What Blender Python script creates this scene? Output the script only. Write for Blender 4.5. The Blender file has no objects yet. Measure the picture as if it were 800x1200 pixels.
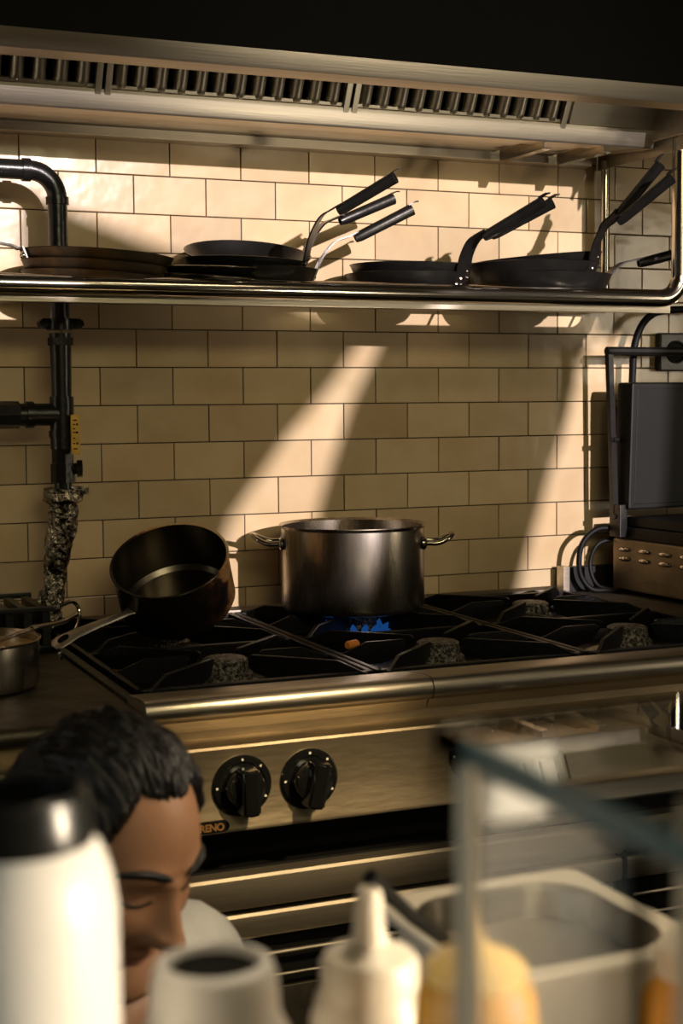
import bpy, bmesh, math, random
from mathutils import Vector, Matrix, noise
random.seed(7)
PI = math.pi
S = bpy.context.scene
COL = S.collection
V = Vector

# ------------------------------------------------------------------ materials
def mat(name, color, rough=0.5, metal=0.0, var=0.0, vscale=20.0, bump=0.0, bscale=60.0, color2=None,
        stretch=(1, 1, 1), spec=None, rvar=0.0, coat=0.0, lo=.35, hi=.65):
    m = bpy.data.materials.new(name); m.use_nodes = True
    nt = m.node_tree; b = nt.nodes['Principled BSDF']
    b.inputs['Base Color'].default_value = (*color, 1)
    b.inputs['Roughness'].default_value = rough
    b.inputs['Metallic'].default_value = metal
    if spec is not None: b.inputs['Specular IOR Level'].default_value = spec
    if coat: b.inputs['Coat Weight'].default_value = coat; b.inputs['Coat Roughness'].default_value = .08
    tc = nt.nodes.new('ShaderNodeTexCoord'); mp = nt.nodes.new('ShaderNodeMapping')
    mp.inputs['Scale'].default_value = stretch
    nt.links.new(tc.outputs['Object'], mp.inputs['Vector'])
    if var or color2:
        n = nt.nodes.new('ShaderNodeTexNoise'); n.inputs['Scale'].default_value = vscale
        n.inputs['Detail'].default_value = 6; n.inputs['Roughness'].default_value = .65
        nt.links.new(mp.outputs[0], n.inputs['Vector'])
        r = nt.nodes.new('ShaderNodeValToRGB')
        r.color_ramp.elements[0].position = lo; r.color_ramp.elements[1].position = hi
        c2 = color2 if color2 else tuple(c * (1 - var) for c in color)
        r.color_ramp.elements[0].color = (*c2, 1); r.color_ramp.elements[1].color = (*color, 1)
        nt.links.new(n.outputs['Fac'], r.inputs['Fac']); nt.links.new(r.outputs['Color'], b.inputs['Base Color'])
        if rvar:
            mr = nt.nodes.new('ShaderNodeMapRange')
            mr.inputs['To Min'].default_value = rough + rvar; mr.inputs['To Max'].default_value = rough
            nt.links.new(n.outputs['Fac'], mr.inputs['Value']); nt.links.new(mr.outputs[0], b.inputs['Roughness'])
    if bump:
        n2 = nt.nodes.new('ShaderNodeTexNoise'); n2.inputs['Scale'].default_value = bscale
        n2.inputs['Detail'].default_value = 4
        nt.links.new(mp.outputs[0], n2.inputs['Vector'])
        bp = nt.nodes.new('ShaderNodeBump'); bp.inputs['Strength'].default_value = bump
        bp.inputs['Distance'].default_value = .01
        nt.links.new(n2.outputs['Fac'], bp.inputs['Height']); nt.links.new(bp.outputs[0], b.inputs['Normal'])
    return m

M = {}
M['steel'] = mat('brushed_steel', (.56, .50, .40), .30, 1.0, .28, 9, .05, 90, stretch=(.15, 3, 3), rvar=.12)
M['band'] = mat('oven_band_steel', (.52, .45, .34), .5, 1.0, .3, 9, .03, 60, stretch=(.2, 1, 3))
M['steel_hood'] = mat('hood_steel', (.60, .54, .44), .36, 1.0, .22, 6, .04, 80, stretch=(.12, 4, 4), rvar=.12)
M['steel_panel'] = mat('panel_steel', (.40, .32, .21), .38, 1.0, .40, 7, .06, 60, stretch=(.4, 1, 1.5), rvar=.15)
M['steel_dark'] = mat('stained_steel', (.16, .14, .105), .42, 1.0, .5, 14, .12, 40, rvar=.2)
M['handle_steel'] = mat('worn_handle_steel', (.74, .67, .55), .38, 1.0, .35, 18, .05, 60, rvar=.1)
M['filter'] = mat('filter_steel', (.66, .60, .49), .42, 1.0, .15, 8)
M['polished'] = mat('polished_steel', (.62, .56, .46), .16, 1.0, .15, 8)
M['pot'] = mat('pot_steel', (.52, .47, .39), .20, 1.0, .3, 13, .03, 60, color2=(.22, .155, .085), stretch=(1, 1, .16), rvar=.14, lo=.34, hi=.56)
M['pan_in'] = mat('saucepan_inside', (.20, .175, .14), .24, 1.0, .35, 8, .02, 60, rvar=.1)
M['pot_in'] = mat('pot_inside', (.66, .60, .50), .35, .9, .2, 9)
M['iron'] = mat('cast_iron', (.004, .0037, .0034), .40, 0.0, .5, 60, .15, 160, spec=.25)
M['deck'] = mat('burnt_deck', (.006, .0055, .005), .36, 0.0, .5, 30, .2, 60, spec=.35)
M['lid'] = mat('black_lid', (.006, .006, .0055), .5, 0, .4, 12, spec=.3)
M['pan'] = mat('carbon_steel', (.026, .025, .023), .24, .55, .5, 14, .05, 50, rvar=.18)
M['pan_brown'] = mat('seasoned_brown_steel', (.050, .033, .017), .42, .35, .5, 9, .06, 40, color2=(.16, .075, .018), rvar=.15, lo=.28, hi=.5)
M['handle'] = mat('blued_steel_handle', (.055, .053, .050), .27, .8, .4, 20, .05, 60, rvar=.15)
M['blackpipe'] = mat('black_painted_pipe', (.014, .014, .013), .28, 0.1, .4, 25, .08, 60, spec=.5)
M['black'] = mat('black_paint', (.003, .0028, .0025), .7, 0, .3, 20, spec=.15)
M['blackgloss'] = mat('black_gloss_plastic', (.008, .008, .008), .10, 0, .2, 10, spec=.6, coat=.6)
M['rubber'] = mat('black_rubber', (.004, .004, .004), .55, 0, .2, 20, spec=.2)
M['yellow'] = mat('yellow_vinyl', (.72, .42, .05), .45, 0, .3, 40)
M['white'] = mat('white_plastic', (.80, .78, .74), .38, 0, .06, 6)
M['cream'] = mat('cream_plastic', (.84, .76, .62), .38, 0, .06, 6)
M['mustard'] = mat('mustard_bottle', (.74, .36, .035), .35, 0, .1, 8)
M['mustard_cap'] = mat('pale_yellow_cap', (.85, .58, .20), .3, 0, .1, 8)
M['post'] = mat('cream_post', (.88, .72, .50), .4, 0, .05, 6)
M['container'] = mat('cream_container', (.84, .75, .60), .4, 0, .05, 6)
M['skin'] = mat('skin', (.46, .23, .12), .5, 0, .12, 30, .05, 120)
M['lips'] = mat('lips', (.40, .175, .105), .45, 0, .1, 60)
M['hair'] = mat('dark_hair', (.010, .008, .007), .38, 0, .4, 60, .3, 180, stretch=(1, 6, 2))
M['shirt'] = mat('white_shirt', (.80, .77, .70), .8, 0, .08, 30, .15, 90)
M['navy'] = mat('dark_navy_cloth', (.010, .014, .022), .85, 0, .2, 30, .1, 90)
M['trouser'] = mat('dark_trousers', (.015, .015, .018), .85, 0, .2, 30)
M['eye'] = mat('eye_white', (.7, .66, .6), .2)
M['floor'] = mat('floor_tile', (.10, .075, .055), .45, 0, .4, 6, .05, 20)
M['plaster'] = mat('dark_plaster', (.10, .085, .065), .8, 0, .2, 5)
M['counter'] = mat('counter_steel', (.32, .29, .24), .38, 1.0, .3, 8, .05, 60)
M['copper'] = mat('copper_letters', (.85, .45, .17), .3, .8, .1, 50)
M['carrot'] = mat('carrot', (.90, .30, .04), .5, 0, .2, 60)
M['egg'] = mat('fried_scrap', (.80, .36, .05), .6, 0, .6, 200)
M['broth'] = mat('orange_stock', (.52, .30, .08), .3, 0, .5, 60)
M['cable_white'] = mat('white_cable', (.75, .70, .6), .5)
M['speckle'] = mat('grease_speckled_burner', (.42, .38, .31), .45, .5, .5, 170, .6, 260, color2=(.012, .011, .010), lo=.44, hi=.66)
M['ringsteel'] = mat('burner_ring', (.42, .38, .31), .45, .8, .4, 60, .2, 90)
M['grout'] = mat('dark_grout', (.045, .035, .024), .85, 0, .3, 40)

def burnt_mat():
    m = mat('burnt_pan_steel', (.5, .4, .28), .3, 1.0, 0, bump=.08, bscale=40)
    nt = m.node_tree; b = nt.nodes['Principled BSDF']
    tc = nt.nodes.new('ShaderNodeTexCoord')
    n = nt.nodes.new('ShaderNodeTexNoise'); n.inputs['Scale'].default_value = 17; n.inputs['Detail'].default_value = 8
    n.inputs['Roughness'].default_value = .7
    nt.links.new(tc.outputs['Object'], n.inputs['Vector'])
    sx = nt.nodes.new('ShaderNodeSeparateXYZ'); nt.links.new(tc.outputs['Object'], sx.inputs[0])
    # burnt soot is heavier low down and around the handle side of the pan
    a = nt.nodes.new('ShaderNodeMath'); a.operation = 'MULTIPLY_ADD'
    a.inputs[1].default_value = 3.0; nt.links.new(sx.outputs['X'], a.inputs[0]); nt.links.new(n.outputs['Fac'], a.inputs[2])
    r = nt.nodes.new('ShaderNodeValToRGB'); e = r.color_ramp.elements
    e[0].position = .20; e[0].color = (.85, .60, .32, 1)
    e[1].position = .56; e[1].color = (.010, .007, .005, 1)
    k = e.new(.37); k.color = (.50, .23, .07, 1)
    k = e.new(.44); k.color = (.06, .025, .01, 1)
    nt.links.new(a.outputs[0], r.inputs['Fac']); nt.links.new(r.outputs[0], b.inputs['Base Color'])
    mr = nt.nodes.new('ShaderNodeMapRange'); mr.inputs['From Min'].default_value = .3; mr.inputs['From Max'].default_value = .5
    mr.inputs['To Min'].default_value = .35; mr.inputs['To Max'].default_value = .1
    nt.links.new(a.outputs[0], mr.inputs['Value']); nt.links.new(mr.outputs[0], b.inputs['Metallic'])
    return m
M['burnt'] = burnt_mat()

def tile_mat():
    m = mat('cream_glazed_tile', (.80, .63, .42), .16, 0, 0, spec=.5)
    nt = m.node_tree; b = nt.nodes['Principled BSDF']
    at = nt.nodes.new('ShaderNodeAttribute'); at.attribute_name = 'tone'
    tc = nt.nodes.new('ShaderNodeTexCoord')
    n = nt.nodes.new('ShaderNodeTexNoise'); n.inputs['Scale'].default_value = 11; n.inputs['Detail'].default_value = 5
    nt.links.new(tc.outputs['Object'], n.inputs['Vector'])
    r = nt.nodes.new('ShaderNodeValToRGB')
    r.color_ramp.elements[0].position = .3; r.color_ramp.elements[0].color = (.90, .86, .80, 1)
    r.color_ramp.elements[1].position = .6; r.color_ramp.elements[1].color = (1, 1, 1, 1)
    nt.links.new(n.outputs['Fac'], r.inputs['Fac'])
    mx = nt.nodes.new('ShaderNodeMixRGB'); mx.blend_type = 'MULTIPLY'; mx.inputs[0].default_value = 1
    nt.links.new(at.outputs['Color'], mx.inputs[1]); nt.links.new(r.outputs[0], mx.inputs[2])
    nt.links.new(mx.outputs[0], b.inputs['Base Color'])
    n2 = nt.nodes.new('ShaderNodeTexNoise'); n2.inputs['Scale'].default_value = 16; n2.inputs['Detail'].default_value = 2
    nt.links.new(tc.outputs['Object'], n2.inputs['Vector'])
    bp = nt.nodes.new('ShaderNodeBump'); bp.inputs['Strength'].default_value = .10; bp.inputs['Distance'].default_value = .01
    nt.links.new(n2.outputs['Fac'], bp.inputs['Height']); nt.links.new(bp.outputs[0], b.inputs['Normal'])
    return m
M['tile'] = tile_mat()

def foil_mat():
    m = mat('crumpled_foil', (.52, .46, .36), .25, 1.0, .75, 40, .8, 90, color2=(.03, .026, .02), lo=.4, hi=.62)
    return m
M['foil'] = foil_mat()

def glass_mat(name, col, dens):
    m = bpy.data.materials.new(name); m.use_nodes = True; nt = m.node_tree
    b = nt.nodes['Principled BSDF']
    b.inputs['Base Color'].default_value = (1, 1, 1, 1); b.inputs['Roughness'].default_value = .0
    b.inputs['Transmission Weight'].default_value = 1; b.inputs['IOR'].default_value = 1.52
    va = nt.nodes.new('ShaderNodeVolumeAbsorption'); va.inputs['Color'].default_value = (*col, 1); va.inputs['Density'].default_value = dens
    nt.links.new(va.outputs[0], nt.nodes['Material Output'].inputs['Volume'])
    return m
M['glass'] = glass_mat('guard_glass', (.25, .62, .55), 9)

M['edge_glow'] = mat('painted_edge_glow', (.075, .150, .140), .35, 0, .2, 40)  # teal puts the light carried through the pane into the colour
def emit(name, col, st):
    m = bpy.data.materials.new(name); m.use_nodes = True; nt = m.node_tree
    nt.nodes.remove(nt.nodes['Principled BSDF'])
    e = nt.nodes.new('ShaderNodeEmission'); e.inputs[0].default_value = (*col, 1); e.inputs[1].default_value = st
    nt.links.new(e.outputs[0], nt.nodes['Material Output'].inputs[0]); return m
M['flame'] = emit('gas_flame', (.03, .20, .75), .22)

# ------------------------------------------------------------------ mesh helpers
class MB:
    def __init__(s): s.bm = bmesh.new(); s.wn = False
    def add(s, verts, faces):
        vs = [s.bm.verts.new(v) for v in verts]
        for f in faces:
            try: s.bm.faces.new([vs[i] for i in f])
            except ValueError: pass
        return vs
    def box(s, a, b, bev=0.0, M4=None, seg=2):
        x0, y0, z0 = a; x1, y1, z1 = b
        t = bmesh.new()
        c = [(x0, y0, z0), (x1, y0, z0), (x1, y1, z0), (x0, y1, z0), (x0, y0, z1), (x1, y0, z1), (x1, y1, z1), (x0, y1, z1)]
        vs = [t.verts.new(p) for p in c]
        for f in ((0, 3, 2, 1), (4, 5, 6, 7), (0, 1, 5, 4), (1, 2, 6, 5), (2, 3, 7, 6), (3, 0, 4, 7)): t.faces.new([vs[i] for i in f])
        if bev: s.wn = True; bmesh.ops.bevel(t, geom=t.edges[:], offset=bev, segments=seg, affect='EDGES', profile=.5)
        return s.merge(t, M4)
    def merge(s, t, M4=None):
        t.verts.index_update(); out = []
        for v in t.verts: out.append(s.bm.verts.new(M4 @ v.co if M4 else v.co))
        for f in t.faces:
            try: s.bm.faces.new([out[v.index] for v in f.verts])
            except ValueError: pass
        t.free(); return out
    def lathe(s, prof, seg=48, M4=None, a0=0, a1=2 * PI, cap=True):
        """prof: list of (r, z)"""
        full = abs(a1 - a0 - 2 * PI) < 1e-6
        rings = []
        n = seg if full else seg + 1
        for r, z in prof:
            if r < 1e-6:
                p = V((0, 0, z)); rings.append([s.bm.verts.new(M4 @ p if M4 else p)] * n); continue
            ring = []
            for i in range(n):
                a = a0 + (a1 - a0) * i / seg
                p = V((r * math.cos(a), r * math.sin(a), z)); ring.append(s.bm.verts.new(M4 @ p if M4 else p))
            rings.append(ring)
        for A, B in zip(rings[:-1], rings[1:]):
            for i in range(seg if not full else n):
                j = (i + 1) % n if full else i + 1
                q = [A[i], A[j], B[j], B[i]]; u = []
                for v in q:
                    if v not in u: u.append(v)
                if len(u) > 2:
                    try: s.bm.faces.new(u)
                    except ValueError: pass
    def tube(s, pts, r, seg=14, cap=True, closed=False):
        """round tube; r may be a list"""
        pts = [V(p) for p in pts]; n = len(pts)
        rr = r if isinstance(r, (list, tuple)) else [r] * n
        T = []
        for i in range(n):
            a = pts[(i - 1) % n] if (closed or i > 0) else pts[i]; b = pts[(i + 1) % n] if (closed or i < n - 1) else pts[i]
            T.append((b - a).normalized())
        u = T[0].orthogonal().normalized(); rings = []
        for i in range(n):
            if i: u = (u - T[i] * u.dot(T[i])).normalized()
            w = T[i].cross(u)
            rings.append([s.bm.verts.new(pts[i] + rr[i] * (math.cos(2 * PI * k / seg) * u + math.sin(2 * PI * k / seg) * w)) for k in range(seg)])
        m = n if closed else n - 1
        for i in range(m):
            A = rings[i]; B = rings[(i + 1) % n]
            for k in range(seg):
                try: s.bm.faces.new([A[k], A[(k + 1) % seg], B[(k + 1) % seg], B[k]])
                except ValueError: pass
        if cap and not closed:
            s.bm.faces.new(rings[0][::-1]); s.bm.faces.new(rings[-1])
    def prism(s, poly, a, b, axis='x', bev=0.0):
        """poly of 2D points extruded along axis from a to b"""
        def P(u, v, t):
            return {'x': (t, u, v), 'y': (u, t, v), 'z': (u, v, t)}[axis]
        t = bmesh.new(); n = len(poly)
        A = [t.verts.new(P(u, v, a)) for u, v in poly]; B = [t.verts.new(P(u, v, b)) for u, v in poly]
        t.faces.new(A); t.faces.new(B[::-1])
        for i in range(n): t.faces.new([A[i], B[i], B[(i + 1) % n], A[(i + 1) % n]])
        bmesh.ops.recalc_face_normals(t, faces=t.faces[:])
        if bev: s.wn = True; bmesh.ops.bevel(t, geom=t.edges[:], offset=bev, segments=2, affect='EDGES', profile=.5)
        s.merge(t)
    def ribbon(s, path, widths, th, M4=None):
        """strap: path in (x,z) plane, width along y, thickness th"""
        n = len(path); rows = []
        for i, (x, z) in enumerate(path):
            a = path[max(i - 1, 0)]; b = path[min(i + 1, n - 1)]
            d = V((b[0] - a[0], b[1] - a[1])).normalized(); nx, nz = -d.y, d.x
            w = widths[i] / 2
            q = [V((x + nx * th / 2, -w, z + nz * th / 2)), V((x + nx * th / 2, w, z + nz * th / 2)), V((x - nx * th / 2, w, z - nz * th / 2)), V((x - nx * th / 2, -w, z - nz * th / 2))]
            rows.append([s.bm.verts.new(M4 @ p if M4 else p) for p in q])
        for A, B in zip(rows[:-1], rows[1:]):
            for k in range(4): s.bm.faces.new([A[k], A[(k + 1) % 4], B[(k + 1) % 4], B[k]])
        s.bm.faces.new(rows[0][::-1]); s.bm.faces.new(rows[-1])
    def sphere(s, c, r, M4=None, u=20, v=12):
        t = bmesh.new(); bmesh.ops.create_uvsphere(t, u_segments=u, v_segments=v, radius=1)
        rx, ry, rz = r if isinstance(r, (tuple, list)) else (r, r, r)
        X = Matrix.Translation(c) @ Matrix.Diagonal((rx, ry, rz, 1))
        s.merge(t, (M4 @ X) if M4 else X)
    def build(s, name, m, parent=None, smooth=True, angle=35, loc=None):
        bmesh.ops.recalc_face_normals(s.bm, faces=s.bm.faces[:])
        me = bpy.data.meshes.new(name)
        s.bm.to_mesh(me); s.bm.free()
        if smooth:
            me.polygons.foreach_set('use_smooth', [True] * len(me.polygons))
            me.set_sharp_from_angle(angle=math.radians(angle))
        for k in (m if isinstance(m, list) else [m]): me.materials.append(k)
        o = bpy.data.objects.new(name, me); COL.objects.link(o)
        if s.wn and smooth:
            wm = o.modifiers.new('even_normals', 'WEIGHTED_NORMAL'); wm.keep_sharp = True
        if parent: o.parent = parent
        if loc: o.location = loc
        return o

def thing(name, label, cat, loc=(0, 0, 0), rot=None, group=None):
    o = bpy.data.objects.new(name, None); COL.objects.link(o)
    o.location = loc; o.empty_display_size = .05
    if rot is not None: o.rotation_euler = rot
    return tag(o, label, cat, group)
def tag(o, label, cat, group=None):
    o['label'] = label; o['category'] = cat
    if group: o['group'] = group
    return o
def struct(o): o['kind'] = 'structure'; return o
def smoothpath(pts, n=8):
    """Catmull-Rom through pts"""
    P = [V(p) for p in pts]; P = [P[0] * 2 - P[1]] + P + [P[-1] * 2 - P[-2]]; out = []
    for i in range(1, len(P) - 2):
        for k in range(n):
            t = k / n; a, b, c, d = P[i - 1:i + 3]
            out.append(.5 * ((2 * b) + (c - a) * t + (2 * a - 5 * b + 4 * c - d) * t * t + (3 * b - a - 3 * c + d) * t ** 3))
    out.append(P[-2]); return out
def copy_tree(o, parent=None):
    c = o.copy(); COL.objects.link(c); c.parent = parent
    for ch in list(o.children): copy_tree(ch, c)
    return c

# ------------------------------------------------------------------ room
XL, XR, YF, ZC = -2.6, 3.6, -4.6, 2.9
b = MB(); b.box((XL, YF, -.05), (XR, .06, 0)); struct(b.build('floor', M['floor']))
b = MB(); b.box((XL, YF, ZC), (XR, .06, ZC + .05)); struct(b.build('ceiling', M['plaster']))
b = MB(); b.box((XL - .05, YF, 0), (XL, .06, ZC)); struct(b.build('wall_left', M['plaster']))
b = MB(); b.box((XR, YF, 0), (XR + .05, .06, ZC)); struct(b.build('wall_right', M['plaster']))

# tiled back wall: every tile bevelled, a hair out of true, on dark grout
TW, TH, TG = .152, .077, .0020
b = MB()
b.box((XL, .004, 0), (XR, .06, ZC))
nb = len(b.bm.faces)
cl = b.bm.loops.layers.color.new('tone')
rows = list(range(-2, 15))
for r in rows:
    z1 = 1.92 - r * TH; z0 = z1 - TH                     # row r+1 spans line r .. r+1
    off = 0.0 if (r % 2 == 0) else .5
    for i in range(-6, 16):
        x0 = (i + off) * TW; x1 = x0 + TW
        t = bmesh.new(); g = TG / 2
        c = [(x0 + g, 0, z0 + g), (x1 - g, 0, z0 + g), (x1 - g, .006, z0 + g), (x0 + g, .006, z0 + g), (x0 + g, 0, z1 - g), (x1 - g, 0, z1 - g), (x1 - g, .006, z1 - g), (x0 + g, .006, z1 - g)]
        vs = [t.verts.new(p) for p in c]
        for f in ((0, 3, 2, 1), (4, 5, 6, 7), (0, 1, 5, 4), (1, 2, 6, 5), (3, 0, 4, 7)): t.faces.new([vs[k] for k in f])
        ed = [e for e in t.edges if all(abs(v.co.y) < 1e-6 for v in e.verts)]
        bmesh.ops.bevel(t, geom=ed, offset=.0014, segments=2, affect='EDGES', profile=.5)
        cx, cz = (x0 + x1) / 2, (z0 + z1) / 2
        tx, tz, dy = random.gauss(0, .0045), random.gauss(0, .004), random.gauss(0, .00025)
        for v in t.verts: v.co.y += (v.co.x - cx) * tx + (v.co.z - cz) * tz + dy
        b.merge(t)
        tone = 1 + random.uniform(-.09, .05); warm = random.uniform(-.02, .02)
        b.bm.faces.ensure_lookup_table()
        for f in b.bm.faces[nb:]:
            f.material_index = 1
            for l in f.loops: l[cl] = (.83 * tone, .735 * tone * (1 - warm * .5), .585 * tone * (1 - warm), 1)
        nb = len(b.bm.faces)
struct(b.build('wall_back', [M['grout'], M['tile']], smooth=False))

# front wall (unseen, behind the viewer) with openings invented to shape the sun patches
SA, SB = .12, .22                                        # sun: sideways and downward drift per metre
D = -YF
def op(p): return (p[0] + SA * D, p[1] + SB * D)
gobo_holes = [
    [(-.14, 1.900), (1.305, 1.900), (1.305, 1.525), (.0, 1.525), (.005, 1.80), (-.14, 1.815)],
    [(1.305, 1.525), (1.43, 1.525), (1.41, 1.40), (1.395, .90), (1.10, .90), (1.148, 1.06), (1.20, 1.215), (1.243, 1.33), (1.28, 1.46)],
    [(.738, 1.53), (.780, 1.53), (.700, 1.38), (.635, 1.20), (.60, 1.08), (.535, .93), (.34, .93), (.425, 1.14), (.55, 1.305), (.655, 1.42)],
]
b = MB()
def loop(pts):
    vs = [b.bm.verts.new((x, YF, z)) for x, z in pts]
    return [b.bm.edges.new((vs[i], vs[(i + 1) % len(vs)])) for i in range(len(vs))]
E_ = loop([(XL, 0), (XR, 0), (XR, ZC), (XL, ZC)])
for h in gobo_holes: E_ += loop([op(p) for p in h])
bmesh.ops.triangle_fill(b.bm, use_beauty=True, edges=E_)
wf = struct(b.build('wall_front_gobo', M['plaster'], smooth=False))
sm = wf.modifiers.new('thick', 'SOLIDIFY'); sm.thickness = .01

b = MB(); b.prism([(-.0005, .90), (-.0005, .955), (-.004, .957), (-.012, .95), (-.012, .90)], -1.0, 1.20, 'x')
struct(b.build('trim_1', M['steel']))

# ------------------------------------------------------------------ extractor hood
hood = thing('extractor_hood', 'long stainless steel extractor hood with slotted baffle filters above the tiled wall', 'extractor hood', (.5, -.2, 1.9))
hood.location = (0, 0, 0)
HX0, HX1 = -1.2, 1.52
b = MB(); b.box((HX0, -.405, 2.012), (HX1, -.385, 2.75)); b.box((HX0, -.405, 2.74), (HX1, -.002, 2.76)); b.build('fascia', M['black'], hood)
b = MB()                                                   # front lip, folded under
b.prism([(-.413, 2.014), (-.400, 1.989), (-.396, 1.984), (-.358, 1.979), (-.354, 1.985), (-.356, 1.998), (-.360, 1.998), (-.361, 1.987), (-.392, 1.991), (-.402, 2.014)], HX0, HX1, 'x')
b.build('front_lip', M['steel_hood'], hood)
# gutter rail
b = MB()
b.prism([(-.243, 1.960), (-.246, 1.957), (-.240, 1.924), (-.236, 1.920), (-.045, 1.934), (-.045, 1.938), (-.232, 1.926), (-.240, 1.958)], HX0, 1.305, 'x')
b.build('grease_gutter', M['steel_hood'], hood)
b = MB(); b.prism([(-.045, 1.946), (-.047, 1.936), (-.030, 1.930), (-.030, 1.912), (-.012, 1.909), (-.002, 1.909), (-.002, 1.99), (-.012, 1.99), (-.014, 1.946)], HX0, 1.285, 'x', .0008)
b.build('wall_flange', M['steel_hood'], hood)
# filter plane: from gutter top (y -.235, z 1.958) up to behind the lip (y -.37, z 2.10)
fo = V((0, -.232, 1.950)); fd = V((0, -.105, .20)).normalized(); fn = V((0, fd.z, -fd.y))
fn = V((0, -fd.z, fd.y)) if fd.y * 0 + 1 > 0 else fn       # faces forward and down
L = .30
def baffle_filter(x0, x1, n):
    mb = MB()
    X = Matrix(((1, 0, 0, 0), (0, fd.y, fn.y, fo.y), (0, fd.z, fn.z, fo.z), (0, 0, 0, 1)))   # local: x, u along slope, w outward
    fr = .012
    mb.box((x0, 0, -.004), (x0 + fr, L, .012), .001, X); mb.box((x1 - fr, 0, -.004), (x1, L, .012), .001, X)
    mb.box((x0, 0, -.004), (x1, .020, .004), .001, X)
    mb.box((x0, L - .01, -.004), (x1, L, .010), .001, X)
    w = (x1 - x0 - 2 * fr) / n
    for i in range(n):
        cx = x0 + fr + (i + .5) * w
        # convex baffle with a rounded lower end, slots left dark between
        hw = w * .335; prof = []
        segs = 8; rowsv = []
        for j, (u, k) in enumerate(((.010, .55), (.016, .85), (.026, 1.0), (.10, 1.0), (L - .01, 1.0))):
            row = []
            for q in range(segs + 1):
                a = PI * q / segs
                row.append(mb.bm.verts.new(X @ V((cx - hw * (2 - k) * math.cos(a), u, -.012 + .022 * math.sin(a) * k))))
            rowsv.append(row)
        for A, B in zip(rowsv[:-1], rowsv[1:]):
            for q in range(segs): mb.bm.faces.new([A[q], A[q + 1], B[q + 1], B[q]])
    return mb
for x0, x1, n in ((-.36, .104, 11), (.110, .594, 12), (.600, 1.084, 12)):
    f = baffle_filter(x0, x1, n).build('baffle_filter', M['filter'], hood)
b = MB()
X = Matrix(((1, 0, 0, 0), (0, fd.y, fn.y, fo.y), (0, fd.z, fn.z, fo.z), (0, 0, 0, 1)))
b.box((HX0, 0, -.055), (1.086, .30, -.05), 0, X); b.build('filter_backing', M['black'], hood)
b = MB(); b.box((1.094, 0, -.006), (1.30, .30, .006), .001, X); b.box((1.086, 0, -.03), (1.094, .30, -.006), 0, X); b.build('blank_panel', M['steel_hood'], hood)
b = MB(); b.box((1.300, -.39, 1.935), (1.306, -.01, 2.74)); b.build('end_cheek', M['steel_hood'], hood)
for bx in (1.040, 1.185):
    b = MB()                                               # Z section hanger under the gutter
    x = bx
    b.prism([(x - .022, 1.9275), (x + .001, 1.9275), (x + .001, 1.909), (x + .018, 1.909), (x + .018, 1.906), (x - .002, 1.906), (x - .002, 1.9245), (x - .022, 1.9245)], -.232, -.048, 'y')
    b.build('hanger_bracket', M['polished'], hood)

# ------------------------------------------------------------------ gas pipe
pipe = thing('gas_pipe', 'black painted gas pipe with elbow and foil-wrapped lower end running down the tiles', 'pipe')
PY = -.12; px = .047
b = MB()
arc = [(px - .052 + .052 * math.sin(a), PY, 1.772 + .052 * math.cos(a)) for a in [PI / 2 * k / 10 for k in range(11)]]
b.tube([(-.9, PY, 1.824), (-.3, PY, 1.824)] + arc + [(px, PY, 1.70), (px, PY, 1.545)], .0185, 20)
b.build('upper_pipe', M['blackpipe'], pipe)
b = MB()
for p0, p1 in (((px - .066, PY, 1.824), (px - .050, PY, 1.824)), ((px, PY, 1.776), (px, PY, 1.762))):
    b = MB(); b.tube([p0, p1], .0215, 20); b.build('elbow_collar', M['blackpipe'], pipe)
b = MB(); b.tube([(px, PY, 1.52), (px, PY, 1.39)], [.021, .019], 18)
b.tube([(px, PY, 1.512), (px, PY, 1.497)], .024, 6); b.build('lower_pipe', M['blackpipe'], pipe)
b = MB(); b.tube([(px, PY, 1.548), (px, PY, 1.526)], .026, 18)
b.tube([(px - .034, PY - .006, 1.538), (px + .037, PY - .006, 1.538)], .0105, 12)
for s in (-1, 1): b.tube([(px + s * .034, PY - .018, 1.538), (px + s * .034, PY + .01, 1.538)], .009, 6)
b.build('union_clamp', M['blackpipe'], pipe)
b = MB()
b.tube([(px, PY, 1.40), (px, PY, 1.30)], .023, 18); b.tube([(px, PY, 1.366), (-.04, PY, 1.366)], .0215, 18)
b.tube([(-.035, PY, 1.366), (-.075, PY, 1.366)], .026, 8); b.tube([(-.07, PY, 1.366), (-.9, PY, 1.366)], .0185, 16)
b.tube([(-.008, PY, 1.366), (-.022, PY, 1.366)], .0255, 18); b.tube([(px, PY, 1.335), (px, PY, 1.322)], .0255, 18)
b.build('tee_joint', M['blackpipe'], pipe)
b = MB()
b.tube([(px, PY, 1.30), (px, PY, 1.272)], .021, 8); b.tube([(px, PY, 1.272), (px, PY, 1.236)], .024, 8); b.tube([(px, PY, 1.236), (px, PY, 1.21)], .0175, 14)
b.tube([(px, PY, 1.262), (px + .034, PY - .014, 1.262)], .011, 12); b.tube([(px + .024, PY - .012, 1.262), (px + .034, PY - .014, 1.262)], .017, 6)
vb = b.build('ball_valve', M['blackpipe'], pipe)
b = MB(); b.box((px + .009, PY - .034, 1.290), (px + .027, PY - .028, 1.366), .0025)
lv = b.build('valve_lever', M['yellow'], vb); lv['label'] = 'yellow plastic lever'
b = MB()
for k, z in enumerate((1.356, 1.348, 1.340, 1.333, 1.322, 1.312, 1.302)):
    b.box((px + .013, PY - .0346, z - .0022), (px + .017 + .004 * (k % 3 == 0), PY - .0341, z))
    if k % 2: b.box((px + .019, PY - .0346, z - .003), (px + .0225, PY - .0341, z + .001))
b.build('lever_marking', M['black'], lv, smooth=False)
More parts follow.
